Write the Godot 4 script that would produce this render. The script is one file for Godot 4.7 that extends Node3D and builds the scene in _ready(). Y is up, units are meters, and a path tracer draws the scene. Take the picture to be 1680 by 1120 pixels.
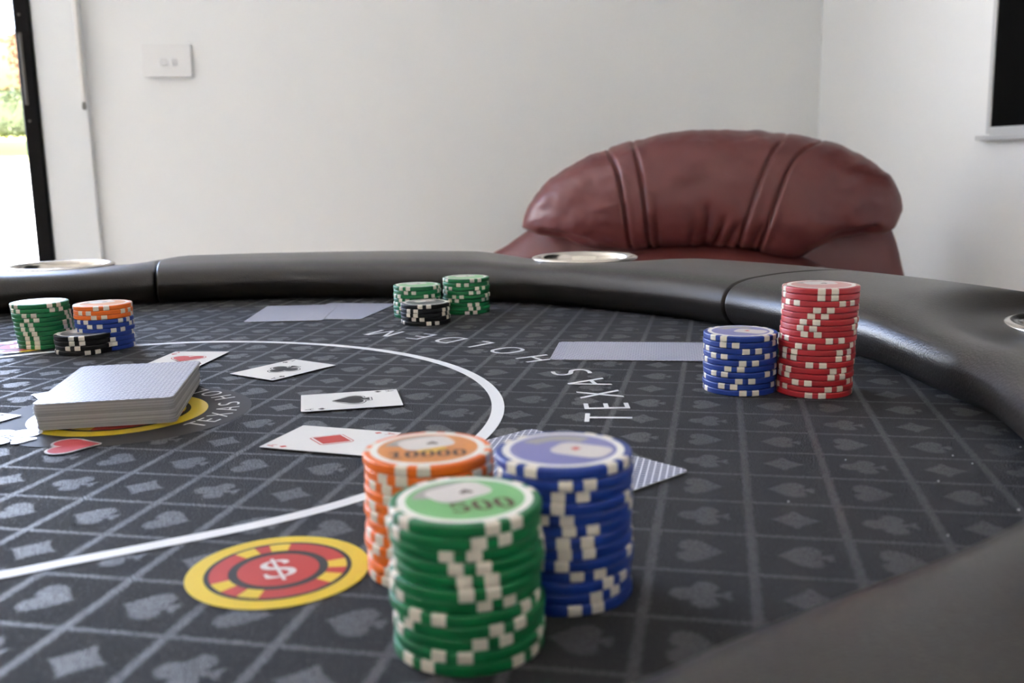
extends Node3D
# A round poker table with chip stacks and cards, in a white room with a maroon recliner.
# x to the right, y up, the camera looks towards -z. The room is turned 12 degrees from the camera.

const TH := 0.76                       # height of the cloth
const TC := Vector2(-0.2215, -0.5053)  # table centre (x, z)
const CHIP_R := 0.02
const CHIP_T := 0.0032
var rng := RandomNumberGenerator.new()
var M := {}
var taken := {}
var cloth_shine: ImageTexture       # roughness of the cloth: the woven figures are satin
var ROOM := Transform3D(Basis(Vector3.UP, deg_to_rad(12.0)), Vector3(0.907, 0, -2.957))   # origin in the room's corner, +x along the back wall, +z into the room


# ---------------------------------------------------------------- mesh building
class Mb:
	var v := PackedVector3Array()
	var n := PackedVector3Array()
	var uv := PackedVector2Array()
	var ix := PackedInt32Array()

	func add(p: Vector3, nn: Vector3, t := Vector2.ZERO) -> int:
		v.append(p); n.append(nn); uv.append(t)
		return v.size() - 1

	func face(a: int, b: int, c: int) -> void:
		var g := (v[c] - v[a]).cross(v[b] - v[a])
		if g.dot(n[a] + n[b] + n[c]) >= 0.0:
			ix.append(a); ix.append(b); ix.append(c)
		else:
			ix.append(a); ix.append(c); ix.append(b)

	func quad(a: Vector3, b: Vector3, c: Vector3, d: Vector3, nn: Vector3) -> void:
		var i := add(a, nn, Vector2(0, 0)); var j := add(b, nn, Vector2(1, 0)); var k := add(c, nn, Vector2(1, 1)); var l := add(d, nn, Vector2(0, 1))
		face(i, j, k); face(i, k, l)

	# a box with chamfered edges, in the frame t
	func box(size: Vector3, at: Vector3, ch := 0.0, t := Transform3D()) -> void:
		var h := size / 2.0
		var c := minf(ch, minf(h.x, minf(h.y, h.z)) * 0.9)
		var axes := [Vector3.RIGHT, Vector3.UP, Vector3.BACK]
		for a in 3:
			var b := (a + 1) % 3
			var d := (a + 2) % 3
			for s in [-1.0, 1.0]:
				var o: Vector3 = axes[a] * h[a] * s
				var e: Vector3 = axes[b] * (h[b] - c)
				var f: Vector3 = axes[d] * (h[d] - c)
				quad(t * (at + o - e - f), t * (at + o + e - f), t * (at + o + e + f), t * (at + o - e + f), t.basis * (axes[a] * s))
		if c > 0.0:
			for a in 3:
				var b := (a + 1) % 3
				var d := (a + 2) % 3
				for s in [-1.0, 1.0]:
					for r in [-1.0, 1.0]:
						var l: Vector3 = axes[d] * (h[d] - c)
						var p: Vector3 = axes[a] * h[a] * s + axes[b] * (h[b] - c) * r
						var q: Vector3 = axes[a] * (h[a] - c) * s + axes[b] * h[b] * r
						quad(t * (at + p - l), t * (at + p + l), t * (at + q + l), t * (at + q - l), t.basis * (axes[a] * s + axes[b] * r).normalized())
			for x in [-1.0, 1.0]:
				for y in [-1.0, 1.0]:
					for z in [-1.0, 1.0]:
						var g := Vector3(x, y, z)
						var nn: Vector3 = t.basis * g.normalized()
						var i := add(t * (at + Vector3(h.x, h.y - c, h.z - c) * g), nn)
						var j := add(t * (at + Vector3(h.x - c, h.y, h.z - c) * g), nn)
						var k := add(t * (at + Vector3(h.x - c, h.y - c, h.z) * g), nn)
						face(i, j, k)

	# a profile of (radius, height) points turned about y; it runs from the bottom centre outwards and up
	func lathe(prof: Array, segs: int, a0 := 0.0, a1 := TAU, smooth := false, at := Vector3.ZERO) -> void:
		var nor: Array[Vector2] = []
		for i in prof.size() - 1:
			var d: Vector2 = prof[i + 1] - prof[i]
			nor.append(Vector2(d.y, -d.x).normalized())
		for i in prof.size() - 1:
			if (prof[i + 1] - prof[i]).length() < 1e-9:
				continue
			var n0: Vector2 = nor[i]
			var n1: Vector2 = nor[i]
			if smooth:
				n0 = (nor[i] + nor[maxi(i - 1, 0)]).normalized()
				n1 = (nor[i] + nor[mini(i + 1, nor.size() - 1)]).normalized()
			var base := v.size()
			for k in segs + 1:
				var a := lerpf(a0, a1, float(k) / segs)
				var c := Vector3(cos(a), 0, sin(a))
				add(at + c * prof[i].x + Vector3(0, prof[i].y, 0), c * n0.x + Vector3(0, n0.y, 0), Vector2(0.5 + 0.5 * c.x * prof[i].x / maxf(prof[0].x, 0.001), 0.5))
				add(at + c * prof[i + 1].x + Vector3(0, prof[i + 1].y, 0), c * n1.x + Vector3(0, n1.y, 0), Vector2(0.5, 0.5))
			for k in segs:
				var q := base + 2 * k
				if prof[i].x > 1e-7:
					face(q, q + 1, q + 2)
				if prof[i + 1].x > 1e-7:
					face(q + 1, q + 3, q + 2)

	# rows of points joined into one smooth skin; side = 1 or -1 turns it outwards
	func grid(rows: Array, wrap_row: bool, wrap_col: bool, side: float, hole := PackedByteArray()) -> void:
		var nr := rows.size()
		var nc: int = rows[0].size()
		var base := v.size()
		var nn := PackedVector3Array()
		nn.resize(nr * nc)
		var re := nr if wrap_row else nr - 1
		var ce := nc if wrap_col else nc - 1
		for r in nr:
			for c in nc:
				add(rows[r][c], Vector3.ZERO, Vector2(float(c) / nc, float(r) / nr))
		for r in re:
			var r1 := (r + 1) % nr
			for c in ce:
				var c1 := (c + 1) % nc
				var g: Vector3 = (rows[r1][c1] - rows[r][c]).cross(rows[r1][c] - rows[r][c1]) * side
				nn[r * nc + c] += g; nn[r1 * nc + c] += g; nn[r * nc + c1] += g; nn[r1 * nc + c1] += g
		for i in nn.size():
			n[base + i] = nn[i].normalized() if nn[i].length_squared() > 0.0 else Vector3.UP
		for r in re:
			var r1 := (r + 1) % nr
			for c in ce:
				var c1 := (c + 1) % nc
				if hole.size() and hole[r * nc + c] and hole[r1 * nc + c] and hole[r * nc + c1] and hole[r1 * nc + c1]:
					continue
				var a := base + r * nc + c; var b := base + r1 * nc + c; var d := base + r1 * nc + c1; var e := base + r * nc + c1
				if side > 0.0:
					ix.append_array([a, b, d, a, d, e])
				else:
					ix.append_array([a, d, b, a, e, d])

	# a closed outline extruded upwards along y: (x, y) of the outline become (x, -z)
	func prism(poly: PackedVector2Array, y0: float, y1: float, sides := true, bottom := true, uvs := Vector2.ONE, t := Transform3D()) -> void:
		var tri := Geometry2D.triangulate_polygon(poly)
		var ups: Array = [[y1, 1.0]]
		if bottom:
			ups.append([y0, -1.0])
		for u in ups:
			var base := v.size()
			for p in poly:
				add(t * Vector3(p.x, u[0], -p.y), t.basis * Vector3(0, u[1], 0), Vector2(p.x / uvs.x, p.y / uvs.y))
			for k in range(0, tri.size(), 3):
				face(base + tri[k], base + tri[k + 1], base + tri[k + 2])
		if sides:
			var ccw := not Geometry2D.is_polygon_clockwise(poly)
			for k in poly.size():
				var p := poly[k]
				var q := poly[(k + 1) % poly.size()]
				var d := (q - p).normalized()
				var o := Vector2(d.y, -d.x) * (1.0 if ccw else -1.0)
				quad(t * Vector3(p.x, y0, -p.y), t * Vector3(q.x, y0, -q.y), t * Vector3(q.x, y1, -q.y), t * Vector3(p.x, y1, -p.y), t.basis * Vector3(o.x, 0, -o.y))

	func mesh() -> ArrayMesh:
		var a := []
		a.resize(Mesh.ARRAY_MAX)
		a[Mesh.ARRAY_VERTEX] = v; a[Mesh.ARRAY_NORMAL] = n; a[Mesh.ARRAY_TEX_UV] = uv; a[Mesh.ARRAY_INDEX] = ix
		var m := ArrayMesh.new()
		m.add_surface_from_arrays(Mesh.PRIMITIVE_TRIANGLES, a)
		return m


# ---------------------------------------------------------------- naming
func numbered(called: String) -> String:
	if not taken.has(called):
		taken[called] = 0
		return called
	taken[called] += 1
	return "%s_%03d" % [called, taken[called]]

func part(called: String, mesh: Mesh, mat: Material, parent: Node3D, t := Transform3D(), label := "") -> MeshInstance3D:
	var o := MeshInstance3D.new()
	var k := 0
	o.name = called
	while parent != self and parent.has_node(NodePath(o.name)):
		k += 1
		o.name = "%s_%03d" % [called, k]
	if parent == self:
		o.name = numbered(called)
	o.mesh = mesh
	o.material_override = mat
	o.transform = t
	if label:
		o.set_meta("label", label)
	parent.add_child(o, true)
	return o

func tag(o: Node3D, label: String, category: String, group := "", kind := "") -> void:
	o.set_meta("label", label)
	o.set_meta("category", category)
	if group: o.set_meta("group", group)
	if kind: o.set_meta("kind", kind)

func thing(called: String, label: String, category: String, t := Transform3D(), group := "") -> Node3D:
	var o := Node3D.new()
	o.name = numbered(called)
	add_child(o, true)
	o.transform = t
	tag(o, label, category, group)
	return o

func struct(called: String, mesh: Mesh, mat: Material, label: String, category: String, t := Transform3D()) -> MeshInstance3D:
	var o := part(called, mesh, mat, self, t)
	tag(o, label, category, "", "structure")
	return o


# ---------------------------------------------------------------- materials
func mat(called: String, c: Color, rough: float, spec := 0.5, metal := 0.0) -> StandardMaterial3D:
	var m := StandardMaterial3D.new()
	m.resource_name = called
	m.albedo_color = c
	m.roughness = rough
	m.metallic = metal
	m.metallic_specular = spec
	M[called] = m
	return m

func rgb(r: int, g: int, b: int) -> Color:
	return Color8(r, g, b)

func noise_tex(seed_: int, freq: float, kind: int, size := 512, octaves := 3) -> FastNoiseLite:
	var f := FastNoiseLite.new()
	f.seed = seed_
	f.frequency = freq
	f.noise_type = kind
	f.fractal_octaves = octaves
	return f

func normal_noise(seed_: int, freq: float, kind: int, strength: float, octaves := 2, cell := false) -> NoiseTexture2D:
	var t := NoiseTexture2D.new()
	t.width = 512; t.height = 512
	t.seamless = true
	t.as_normal_map = true
	t.bump_strength = strength
	t.noise = noise_tex(seed_, freq, kind, 512, octaves)
	if cell:
		t.noise.cellular_return_type = FastNoiseLite.RETURN_DISTANCE2_SUB
	return t

func grain(m: StandardMaterial3D, tex: NoiseTexture2D, per_metre: float, scale := 1.0) -> void:
	m.normal_enabled = true
	m.normal_texture = tex
	m.normal_scale = scale
	m.uv1_triplanar = true
	m.uv1_world_triplanar = true
	m.uv1_scale = Vector3.ONE * per_metre

func make_materials() -> void:
	var leather := normal_noise(3, 0.035, FastNoiseLite.TYPE_CELLULAR, 5.0, 2, true)
	var plaster := normal_noise(5, 0.02, FastNoiseLite.TYPE_SIMPLEX, 3.0, 4)
	grain(mat("wall_paint", rgb(236, 235, 231), 0.6, 0.3), plaster, 3.0, 0.15)
	mat("ceiling_paint", rgb(240, 239, 236), 0.8, 0.3)
	mat("trim_paint", rgb(226, 226, 223), 0.4, 0.4)
	mat("black_frame", rgb(20, 18, 17), 0.5, 0.2)
	mat("worn_steel", rgb(96, 92, 87), 0.6, 0.4, 0.5)
	mat("aluminium", rgb(196, 196, 194), 0.45, 0.5, 0.25)
	mat("black_blind", rgb(17, 16, 15), 0.9, 0.1)
	mat("floor_boards", rgb(172, 158, 140), 0.45, 0.4)
	mat("switch_plastic", rgb(232, 230, 226), 0.35, 0.5)
	mat("cord_plastic", rgb(228, 224, 216), 0.4, 0.5)
	mat("cord_weight", rgb(120, 116, 110), 0.4, 0.5)
	grain(mat("rail_vinyl", rgb(37, 32, 28), 0.3, 0.5), leather, 32.0, 0.55)
	grain(mat("maroon_leather", rgb(98, 49, 46), 0.38, 0.5), leather, 9.0, 0.35)
	mat("chair_base", rgb(40, 26, 20), 0.5)
	mat("table_board", rgb(28, 27, 26), 0.7)
	mat("table_steel", rgb(60, 60, 62), 0.4, 0.5, 0.8)
	mat("cup_steel", rgb(205, 198, 188), 0.22, 0.5, 1.0)
	mat("ink_white", rgb(222, 222, 222), 0.5, 0.4)
	mat("ink_card", rgb(216, 214, 211), 0.3, 0.5)
	mat("ink_black", rgb(44, 41, 37), 0.55, 0.3)
	mat("ink_sticker", rgb(44, 41, 37), 0.28, 0.5)
	mat("ink_disc", rgb(52, 49, 47), 0.55, 0.3)
	mat("ink_red", rgb(182, 56, 46), 0.5, 0.35)
	mat("ink_yellow", rgb(222, 190, 24), 0.3, 0.5)
	mat("ink_heart", rgb(184, 62, 66), 0.42, 0.4)
	mat("chip_cream", rgb(216, 206, 190), 0.45, 0.5)
	mat("chip_green", rgb(0, 106, 56), 0.42, 0.5)
	mat("chip_blue", rgb(12, 50, 132), 0.42, 0.5)
	mat("chip_red", rgb(166, 32, 40), 0.42, 0.5)
	mat("chip_orange", rgb(230, 106, 16), 0.42, 0.5)
	mat("chip_black", rgb(15, 15, 16), 0.5, 0.35)
	mat("chip_ring", rgb(226, 222, 214), 0.4, 0.5)
	mat("label_green", rgb(112, 176, 108), 0.3, 0.5)
	mat("label_blue", rgb(112, 112, 168), 0.3, 0.5)
	mat("label_red", rgb(196, 132, 124), 0.3, 0.5)
	mat("label_orange", rgb(206, 128, 52), 0.3, 0.5)
	mat("label_black", rgb(84, 86, 84), 0.3, 0.5)
	mat("label_card", rgb(206, 198, 192), 0.3, 0.5)
	mat("label_grey", rgb(152, 146, 140), 0.3, 0.5)
	mat("label_ink", rgb(88, 62, 48), 0.4, 0.4)
	mat("label_yellow", rgb(214, 168, 44), 0.3, 0.5)
	mat("label_pip", rgb(196, 86, 78), 0.4, 0.4)
	mat("card_edge", rgb(176, 174, 174), 0.5, 0.4)
	mat("card_edge_worn", rgb(158, 155, 154), 0.55, 0.4)
	mat("card_edge_clean", rgb(194, 192, 192), 0.5, 0.4)
	var back := mat("card_back", Color.WHITE, 0.34, 0.5)
	back.albedo_texture = card_back_texture()
	var cloth := mat("suited_cloth", Color.WHITE, 1.0, 0.36)
	cloth.albedo_texture = cloth_texture()
	cloth.roughness_texture = cloth_shine
	cloth.roughness_texture_channel = BaseMaterial3D.TEXTURE_CHANNEL_GRAYSCALE
	grain_bump(cloth)
	mat("paving", rgb(214, 210, 202), 0.9, 0.3)
	mat("lawn", rgb(158, 160, 92), 0.95, 0.2)
	var leaf := mat("hedge_leaf", rgb(36, 44, 16), 0.6, 0.4)
	leaf.backlight_enabled = true
	leaf.backlight = Color(0.1, 0.13, 0.03)
	var dry := mat("shrub_leaf", rgb(78, 58, 38), 0.7, 0.3)
	dry.backlight_enabled = true
	dry.backlight = Color(0.12, 0.09, 0.05)
	mat("shrub_green_leaf", rgb(62, 66, 28), 0.7, 0.3)
	mat("bark", rgb(70, 56, 44), 0.9, 0.2)
	var glass := mat("window_glass", Color(1, 1, 1, 0.04), 0.02, 0.5)
	glass.transparency = BaseMaterial3D.TRANSPARENCY_ALPHA

func grain_bump(m: StandardMaterial3D) -> void:
	m.normal_enabled = true
	m.normal_texture = normal_noise(17, 0.12, FastNoiseLite.TYPE_SIMPLEX, 6.0, 2)
	m.normal_scale = 0.6


# ---------------------------------------------------------------- suits as outlines (unit height, tip or top towards +y)
func suit(kind: String) -> Array:
	var out: Array = []
	if kind == "diamond":
		out.append(PackedVector2Array([Vector2(0, 0.5), Vector2(0.4, 0), Vector2(0, -0.5), Vector2(-0.4, 0)]))
	elif kind == "star":           # the four-pointed diamond woven in the cloth
		var p := PackedVector2Array()
		for k in 40:
			var a := TAU * k / 40.0
			var c := cos(a); var s := sin(a)
			p.append(Vector2(signf(c) * pow(absf(c), 2.6), signf(s) * pow(absf(s), 2.6)) * Vector2(0.52, 0.52))
		out.append(p)
	elif kind == "heart":
		out.append(heart(1.0))
	elif kind == "spade":
		var h := heart(-0.86)
		var p := PackedVector2Array()
		for q in h:
			p.append(q + Vector2(0, 0.07))
		out.append(p)
		out.append(PackedVector2Array([Vector2(-0.05, -0.1), Vector2(0.05, -0.1), Vector2(0.07, -0.36), Vector2(0.17, -0.5), Vector2(-0.17, -0.5), Vector2(-0.07, -0.36)]))
	else:
		for c in [Vector2(0, 0.27), Vector2(-0.25, -0.07), Vector2(0.25, -0.07)]:
			var p := PackedVector2Array()
			for k in 24:
				p.append(c + Vector2.from_angle(TAU * k / 24.0) * 0.225)
			out.append(p)
		out.append(PackedVector2Array([Vector2(-0.06, 0.1), Vector2(0.06, 0.1), Vector2(0.07, -0.34), Vector2(0.17, -0.5), Vector2(-0.17, -0.5), Vector2(-0.07, -0.34)]))
	return out

func heart(s: float) -> PackedVector2Array:
	var p := PackedVector2Array()
	for k in 48:
		var t := TAU * k / 48.0
		p.append(Vector2(16.0 * pow(sin(t), 3), 13.0 * cos(t) - 5.0 * cos(2 * t) - 2.0 * cos(3 * t) - cos(4 * t) + 2.5) / 31.0 * s)
	return p

func grown(polys: Array, by: float) -> Array:
	var all: Array = []
	for p in polys:
		for q in Geometry2D.offset_polygon(p, by, Geometry2D.JOIN_ROUND):
			all.append(q)
	return all

func circle(r: float, at := Vector2.ZERO, segs := 64) -> PackedVector2Array:
	var p := PackedVector2Array()
	for k in segs:
		p.append(at + Vector2.from_angle(TAU * k / segs) * r)
	return p

func rounded(w: float, h: float, r: float, seg := 4) -> PackedVector2Array:
	var p := PackedVector2Array()
	for q in 4:
		var c: Vector2 = Vector2(w / 2 - r, h / 2 - r) * [Vector2(1, 1), Vector2(-1, 1), Vector2(-1, -1), Vector2(1, -1)][q]
		for k in seg + 1:
			p.append(c + Vector2.from_angle(PI / 2 * (q + float(k) / seg)) * r)
	return p


# ---------------------------------------------------------------- computed textures
func fill(mask: PackedByteArray, w: int, poly: PackedVector2Array, val: int) -> void:
	var y0 := w; var y1 := 0
	for p in poly:
		y0 = mini(y0, int(floor(p.y))); y1 = maxi(y1, int(ceil(p.y)))
	for y in range(maxi(y0, 0), mini(y1 + 1, w)):
		var xs: Array = []
		for k in poly.size():
			var a := poly[k]; var b := poly[(k + 1) % poly.size()]
			if (a.y <= y + 0.5) != (b.y <= y + 0.5):
				xs.append(a.x + (y + 0.5 - a.y) / (b.y - a.y) * (b.x - a.x))
		xs.sort()
		for k in range(0, xs.size() - 1, 2):
			for x in range(maxi(int(ceil(xs[k] - 0.5)), 0), mini(int(floor(xs[k + 1] - 0.5)) + 1, w)):
				mask[y * w + x] = val

# two by two cells of the suited cloth, thread by thread: a line grid with a suit in each cell
func cloth_texture() -> ImageTexture:
	var n := 224                       # threads across two cells (about 0.28 mm each)
	var mask := PackedByteArray()
	mask.resize(n * n)
	var half := n / 2
	var lw_a := 10; var lw_b := 7      # line widths in threads
	for y in n:
		for x in n:
			var dx := mini(x % half, half - x % half)
			var dy := mini(y % half, half - y % half)
			if dx * 2 <= lw_a or dy * 2 <= lw_b:
				mask[y * n + x] = 1
	var kinds := [["spade", "star"], ["heart", "club"]]   # [column][row]
	var sizes := {"spade": 66.0, "star": 62.0, "heart": 60.0, "club": 64.0}
	for cx in 2:
		for cy in 2:
			var c := Vector2((cx + 0.5) * half, (cy + 0.5) * half)
			for p in suit(kinds[cx][cy]):
				var q := PackedVector2Array()
				for pt in p:
					q.append(c + Vector2(-pt.y, pt.x) * sizes[kinds[cx][cy]])   # tips towards -x
				fill(mask, n, q, 1)
	var px := 5
	var w := n * px
	var bytes := PackedByteArray()
	bytes.resize(w * w * 3)
	var shine := PackedByteArray()
	shine.resize(w * w)
	var r := RandomNumberGenerator.new()
	r.seed = 11
	for ty in n:
		for tx in n:
			var on := mask[((ty + r.randi_range(-2, 2) + n) % n) * n + (tx + r.randi_range(-2, 2) + n) % n] == 1
			var warp := (tx + ty) % 2 == 0
			var k := r.randf()
			if on and k < 0.18: on = false
			if not on and k > 0.985: on = true
			var b := (76.0 if on else 48.0) * (1.06 if warp else 0.9) * r.randf_range(0.92, 1.08)
			for j in px:
				for i in px:
					var edge := 0.88 if (i == 0 or j == 0) else 1.0
					var at := ((ty * px + j) * w + tx * px + i) * 3
					shine[at / 3] = 96 if on else 225
					var g := b * edge
					bytes[at] = int(g * 1.005); bytes[at + 1] = int(g * 0.995); bytes[at + 2] = int(minf(g * 1.01, 255.0))
	cloth_shine = ImageTexture.create_from_image(Image.create_from_data(w, w, false, Image.FORMAT_L8, shine))
	return ImageTexture.create_from_image(Image.create_from_data(w, w, false, Image.FORMAT_RGB8, bytes))

# blue lozenges in a white lattice
func card_back_texture() -> ImageTexture:
	var w := 256
	var bytes := PackedByteArray()
	bytes.resize(w * w * 3)
	var c0 := Color8(222, 223, 230)
	var c1 := Color8(62, 68, 104)
	for y in w:
		for x in w:
			var u := float(x) / w * 8.0; var v := float(y) / w * 8.0
			var a := absf(fposmod(u + v, 1.0) - 0.5); var b := absf(fposmod(u - v, 1.0) - 0.5)
			var k := smoothstep(0.40, 0.34, maxf(a, b))
			var c := c0.lerp(c1, k)
			var at := (y * w + x) * 3
			bytes[at] = c.r8; bytes[at + 1] = c.g8; bytes[at + 2] = c.b8
	return ImageTexture.create_from_image(Image.create_from_data(w, w, false, Image.FORMAT_RGB8, bytes))


# ---------------------------------------------------------------- start
func _ready() -> void:
	rng.seed = 42
	make_camera_and_light()
	make_materials()
	make_room()
	make_garden()
	make_table()
	make_recliner()
	make_chips()
	make_cards()
	make_small_things()


func make_camera_and_light() -> void:
	var cam := Camera3D.new()
	cam.name = "camera"
	var pitch := deg_to_rad(-10.128)
	var b := Basis(Vector3.RIGHT, pitch)
	b = b * Basis(Vector3.BACK, deg_to_rad(-1.137))
	cam.transform = Transform3D(b, Vector3(0, TH + 0.1249, 0))
	cam.fov = 38.0
	cam.near = 0.01
	cam.far = 120.0
	var att := CameraAttributesPhysical.new()
	att.frustum_focal_length = 34.85
	att.frustum_focus_distance = 0.62
	att.frustum_near = 0.01
	att.frustum_far = 120.0
	att.exposure_aperture = 14.0
	cam.attributes = att
	add_child(cam)
	cam.fov = rad_to_deg(2.0 * atan(560.0 / 1626.5))
	cam.current = true

	var env := Environment.new()
	env.background_mode = Environment.BG_SKY
	var sky := Sky.new()
	var sm := ProceduralSkyMaterial.new()
	sm.sky_top_color = Color(0.52, 0.62, 0.80)
	sm.sky_horizon_color = Color(0.9, 0.91, 0.92)
	sm.ground_horizon_color = Color(0.6, 0.6, 0.58)
	sm.ground_bottom_color = Color(0.4, 0.4, 0.38)
	sm.sky_energy_multiplier = 1.0
	sky.sky_material = sm
	env.sky = sky
	env.background_energy_multiplier = 5.5
	env.tonemap_mode = Environment.TONE_MAPPER_LINEAR
	env.tonemap_exposure = 5.0
	env.sdfgi_enabled = true
	env.ssao_enabled = true
	env.ssil_enabled = true
	var we := WorldEnvironment.new()
	we.name = "world_environment"
	we.environment = env
	add_child(we)

	var sun := DirectionalLight3D.new()
	sun.name = "sun"
	sun.light_energy = 9.0
	sun.light_color = Color(1.0, 0.96, 0.9)
	sun.light_angular_distance = 0.6
	sun.shadow_enabled = true
	sun.sky_mode = DirectionalLight3D.SKY_MODE_LIGHT_ONLY
	# it stands high behind the house, so that it lights the garden and does not shine in
	var travel := ROOM.basis * Vector3(-0.45, -0.95, -0.55)
	sun.transform = Transform3D(Basis.looking_at(travel.normalized(), Vector3.UP), Vector3(0, 6, 0))
	add_child(sun)


# ---------------------------------------------------------------- the room
const DOOR_R := -2.106     # right edge of the door opening, left edge of its architrave
const DOOR_L := -4.25
const ROOM_L := -4.9
const ROOM_D := 5.2
const CEIL := 2.45

func make_room() -> void:
	var w := Mb.new()                       # back wall with the door opening
	w.box(Vector3(-DOOR_R + 0.12, CEIL, 0.12), Vector3((DOOR_R + 0.12) / 2, CEIL / 2, -0.06))
	w.box(Vector3(DOOR_R - DOOR_L, CEIL - 2.30, 0.12), Vector3((DOOR_R + DOOR_L) / 2, (CEIL + 2.30) / 2, -0.06))
	w.box(Vector3(DOOR_L - ROOM_L + 0.12, CEIL, 0.12), Vector3((DOOR_L + ROOM_L - 0.12) / 2, CEIL / 2, -0.06))
	struct("wall_back", w.mesh(), M.wall_paint, "white painted back wall with a light switch and a garden door", "wall", ROOM)
	w = Mb.new()                            # right wall with the window opening
	var v0 := 0.745; var v1 := 2.35; var y0 := 0.945; var y1 := 2.05
	w.box(Vector3(0.12, CEIL, v0), Vector3(0.06, CEIL / 2, v0 / 2))
	w.box(Vector3(0.12, y0, v1 - v0), Vector3(0.06, y0 / 2, (v0 + v1) / 2))
	w.box(Vector3(0.12, CEIL - y1, v1 - v0), Vector3(0.06, (CEIL + y1) / 2, (v0 + v1) / 2))
	w.box(Vector3(0.12, CEIL, ROOM_D - v1), Vector3(0.06, CEIL / 2, (ROOM_D + v1) / 2))
	struct("wall_right", w.mesh(), M.wall_paint, "white painted right wall with a blacked-out window", "wall", ROOM)
	w = Mb.new()
	w.box(Vector3(0.12, CEIL, ROOM_D), Vector3(ROOM_L - 0.06, CEIL / 2, ROOM_D / 2))
	struct("wall_left", w.mesh(), M.wall_paint, "plain white painted left wall", "wall", ROOM)
	w = Mb.new()
	w.box(Vector3(-ROOM_L + 0.24, CEIL, 0.12), Vector3(ROOM_L / 2, CEIL / 2, ROOM_D + 0.06))
	struct("wall_front", w.mesh(), M.wall_paint, "plain white painted wall behind the viewer", "wall", ROOM)
	w = Mb.new()
	w.box(Vector3(-ROOM_L + 0.24, 0.1, ROOM_D + 0.24), Vector3(ROOM_L / 2, -0.05, ROOM_D / 2))
	struct("floor", w.mesh(), M.floor_boards, "plain wooden floor under the poker table", "floor", ROOM)
	w = Mb.new()
	w.box(Vector3(-ROOM_L + 0.9, 0.12, ROOM_D + 1.0), Vector3(ROOM_L / 2, CEIL + 0.06, ROOM_D / 2))
	struct("ceiling", w.mesh(), M.ceiling_paint, "flat white ceiling", "ceiling", ROOM)
	for s in [["back", Vector3(-DOOR_R - 0.15, 0.09, 0.014), Vector3((DOOR_R + 0.13) / 2 , 0.045, 0.007)], ["right", Vector3(0.014, 0.09, ROOM_D - 0.02), Vector3(-0.007, 0.045, ROOM_D / 2)], ["left", Vector3(0.014, 0.09, ROOM_D - 0.02), Vector3(ROOM_L + 0.007, 0.045, ROOM_D / 2)]]:
		var m := Mb.new()
		m.box(s[1], s[2], 0.004)
		struct("baseboard_" + s[0], m.mesh(), M.trim_paint, "white skirting board along the %s wall" % s[0], "skirting board", ROOM)
	# white architrave beside the door
	var tr := Mb.new()
	tr.box(Vector3(0.113, CEIL, 0.02), Vector3(DOOR_R + 0.0575, CEIL / 2, 0.0105), 0.004)
	struct("trim_1", tr.mesh(), M.trim_paint, "flat white upright board at the right side of the garden door", "door trim", ROOM)
	# black door frame with a worn latch plate
	var fr := Mb.new()
	fr.box(Vector3(0.036, 2.30, 0.16), Vector3(DOOR_R - 0.018, 1.15, -0.05), 0.003)
	fr.box(Vector3(0.05, 2.30, 0.16), Vector3(DOOR_L + 0.025, 1.15, -0.05), 0.003)
	fr.box(Vector3(DOOR_R - DOOR_L - 0.086, 0.05, 0.16), Vector3((DOOR_R + DOOR_L) / 2, 2.275, -0.05), 0.003)
	fr.box(Vector3(DOOR_R - DOOR_L - 0.086, 0.02, 0.16), Vector3((DOOR_R + DOOR_L) / 2, 0.01, -0.05), 0.003)
	var d := struct("door_1", fr.mesh(), M.black_frame, "black frame of the open garden door at the left", "door frame", ROOM)
	var lp := Mb.new()
	lp.box(Vector3(0.008, 0.17, 0.003), Vector3(DOOR_R - 0.024, 1.135, 0.0317), 0.001)
	part("latch_plate", lp.mesh(), M.worn_steel, d, Transform3D(), "scuffed metal latch plate")
	for y in [1.262, 1.012]:
		var sc := Mb.new()
		sc.lathe([Vector2(0.0035, 0), Vector2(0.0035, 0.0012), Vector2(0.002, 0.002), Vector2(0, 0.002)], 12)
		part("screw", sc.mesh(), M.worn_steel, d, Transform3D(Basis(Vector3.RIGHT, PI / 2), Vector3(DOOR_R - 0.022, y, 0.0302)))
	# the blacked-out window in the right wall
	var wf := Mb.new()
	var fy := (y0 + y1) / 2; var fv := (v0 + v1) / 2
	wf.box(Vector3(0.05, y1 - y0 + 0.03, 0.012), Vector3(0.023, fy, v0 - 0.006), 0.001)
	wf.box(Vector3(0.05, y1 - y0 + 0.03, 0.02), Vector3(0.023, fy, v1), 0.001)
	wf.box(Vector3(0.05, 0.02, v1 - v0), Vector3(0.023, y1, fv), 0.001)
	wf.box(Vector3(0.05, 0.02, v1 - v0), Vector3(0.023, y0 - 0.010, fv), 0.001)
	var win := struct("window_1", wf.mesh(), M.aluminium, "silver-framed window on the right wall, black inside", "window", ROOM)
	var sl := Mb.new()
	sl.box(Vector3(0.06, 0.012, v1 - v0 + 0.04), Vector3(0.004, y0 - 0.024, fv + 0.004), 0.002)
	part("sill", sl.mesh(), M.aluminium, win)
	var bl := Mb.new()
	bl.box(Vector3(0.004, y1 - y0, v1 - v0), Vector3(0.004, fy, fv))
	part("blackout_blind", bl.mesh(), M.black_blind, win, Transform3D(), "flat black blackout blind")
	var ol := Mb.new()
	ol.box(Vector3(0.006, y1 - y0, v1 - v0), Vector3(0.1, fy, fv))
	part("pane", ol.mesh(), M.window_glass, win)


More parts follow.
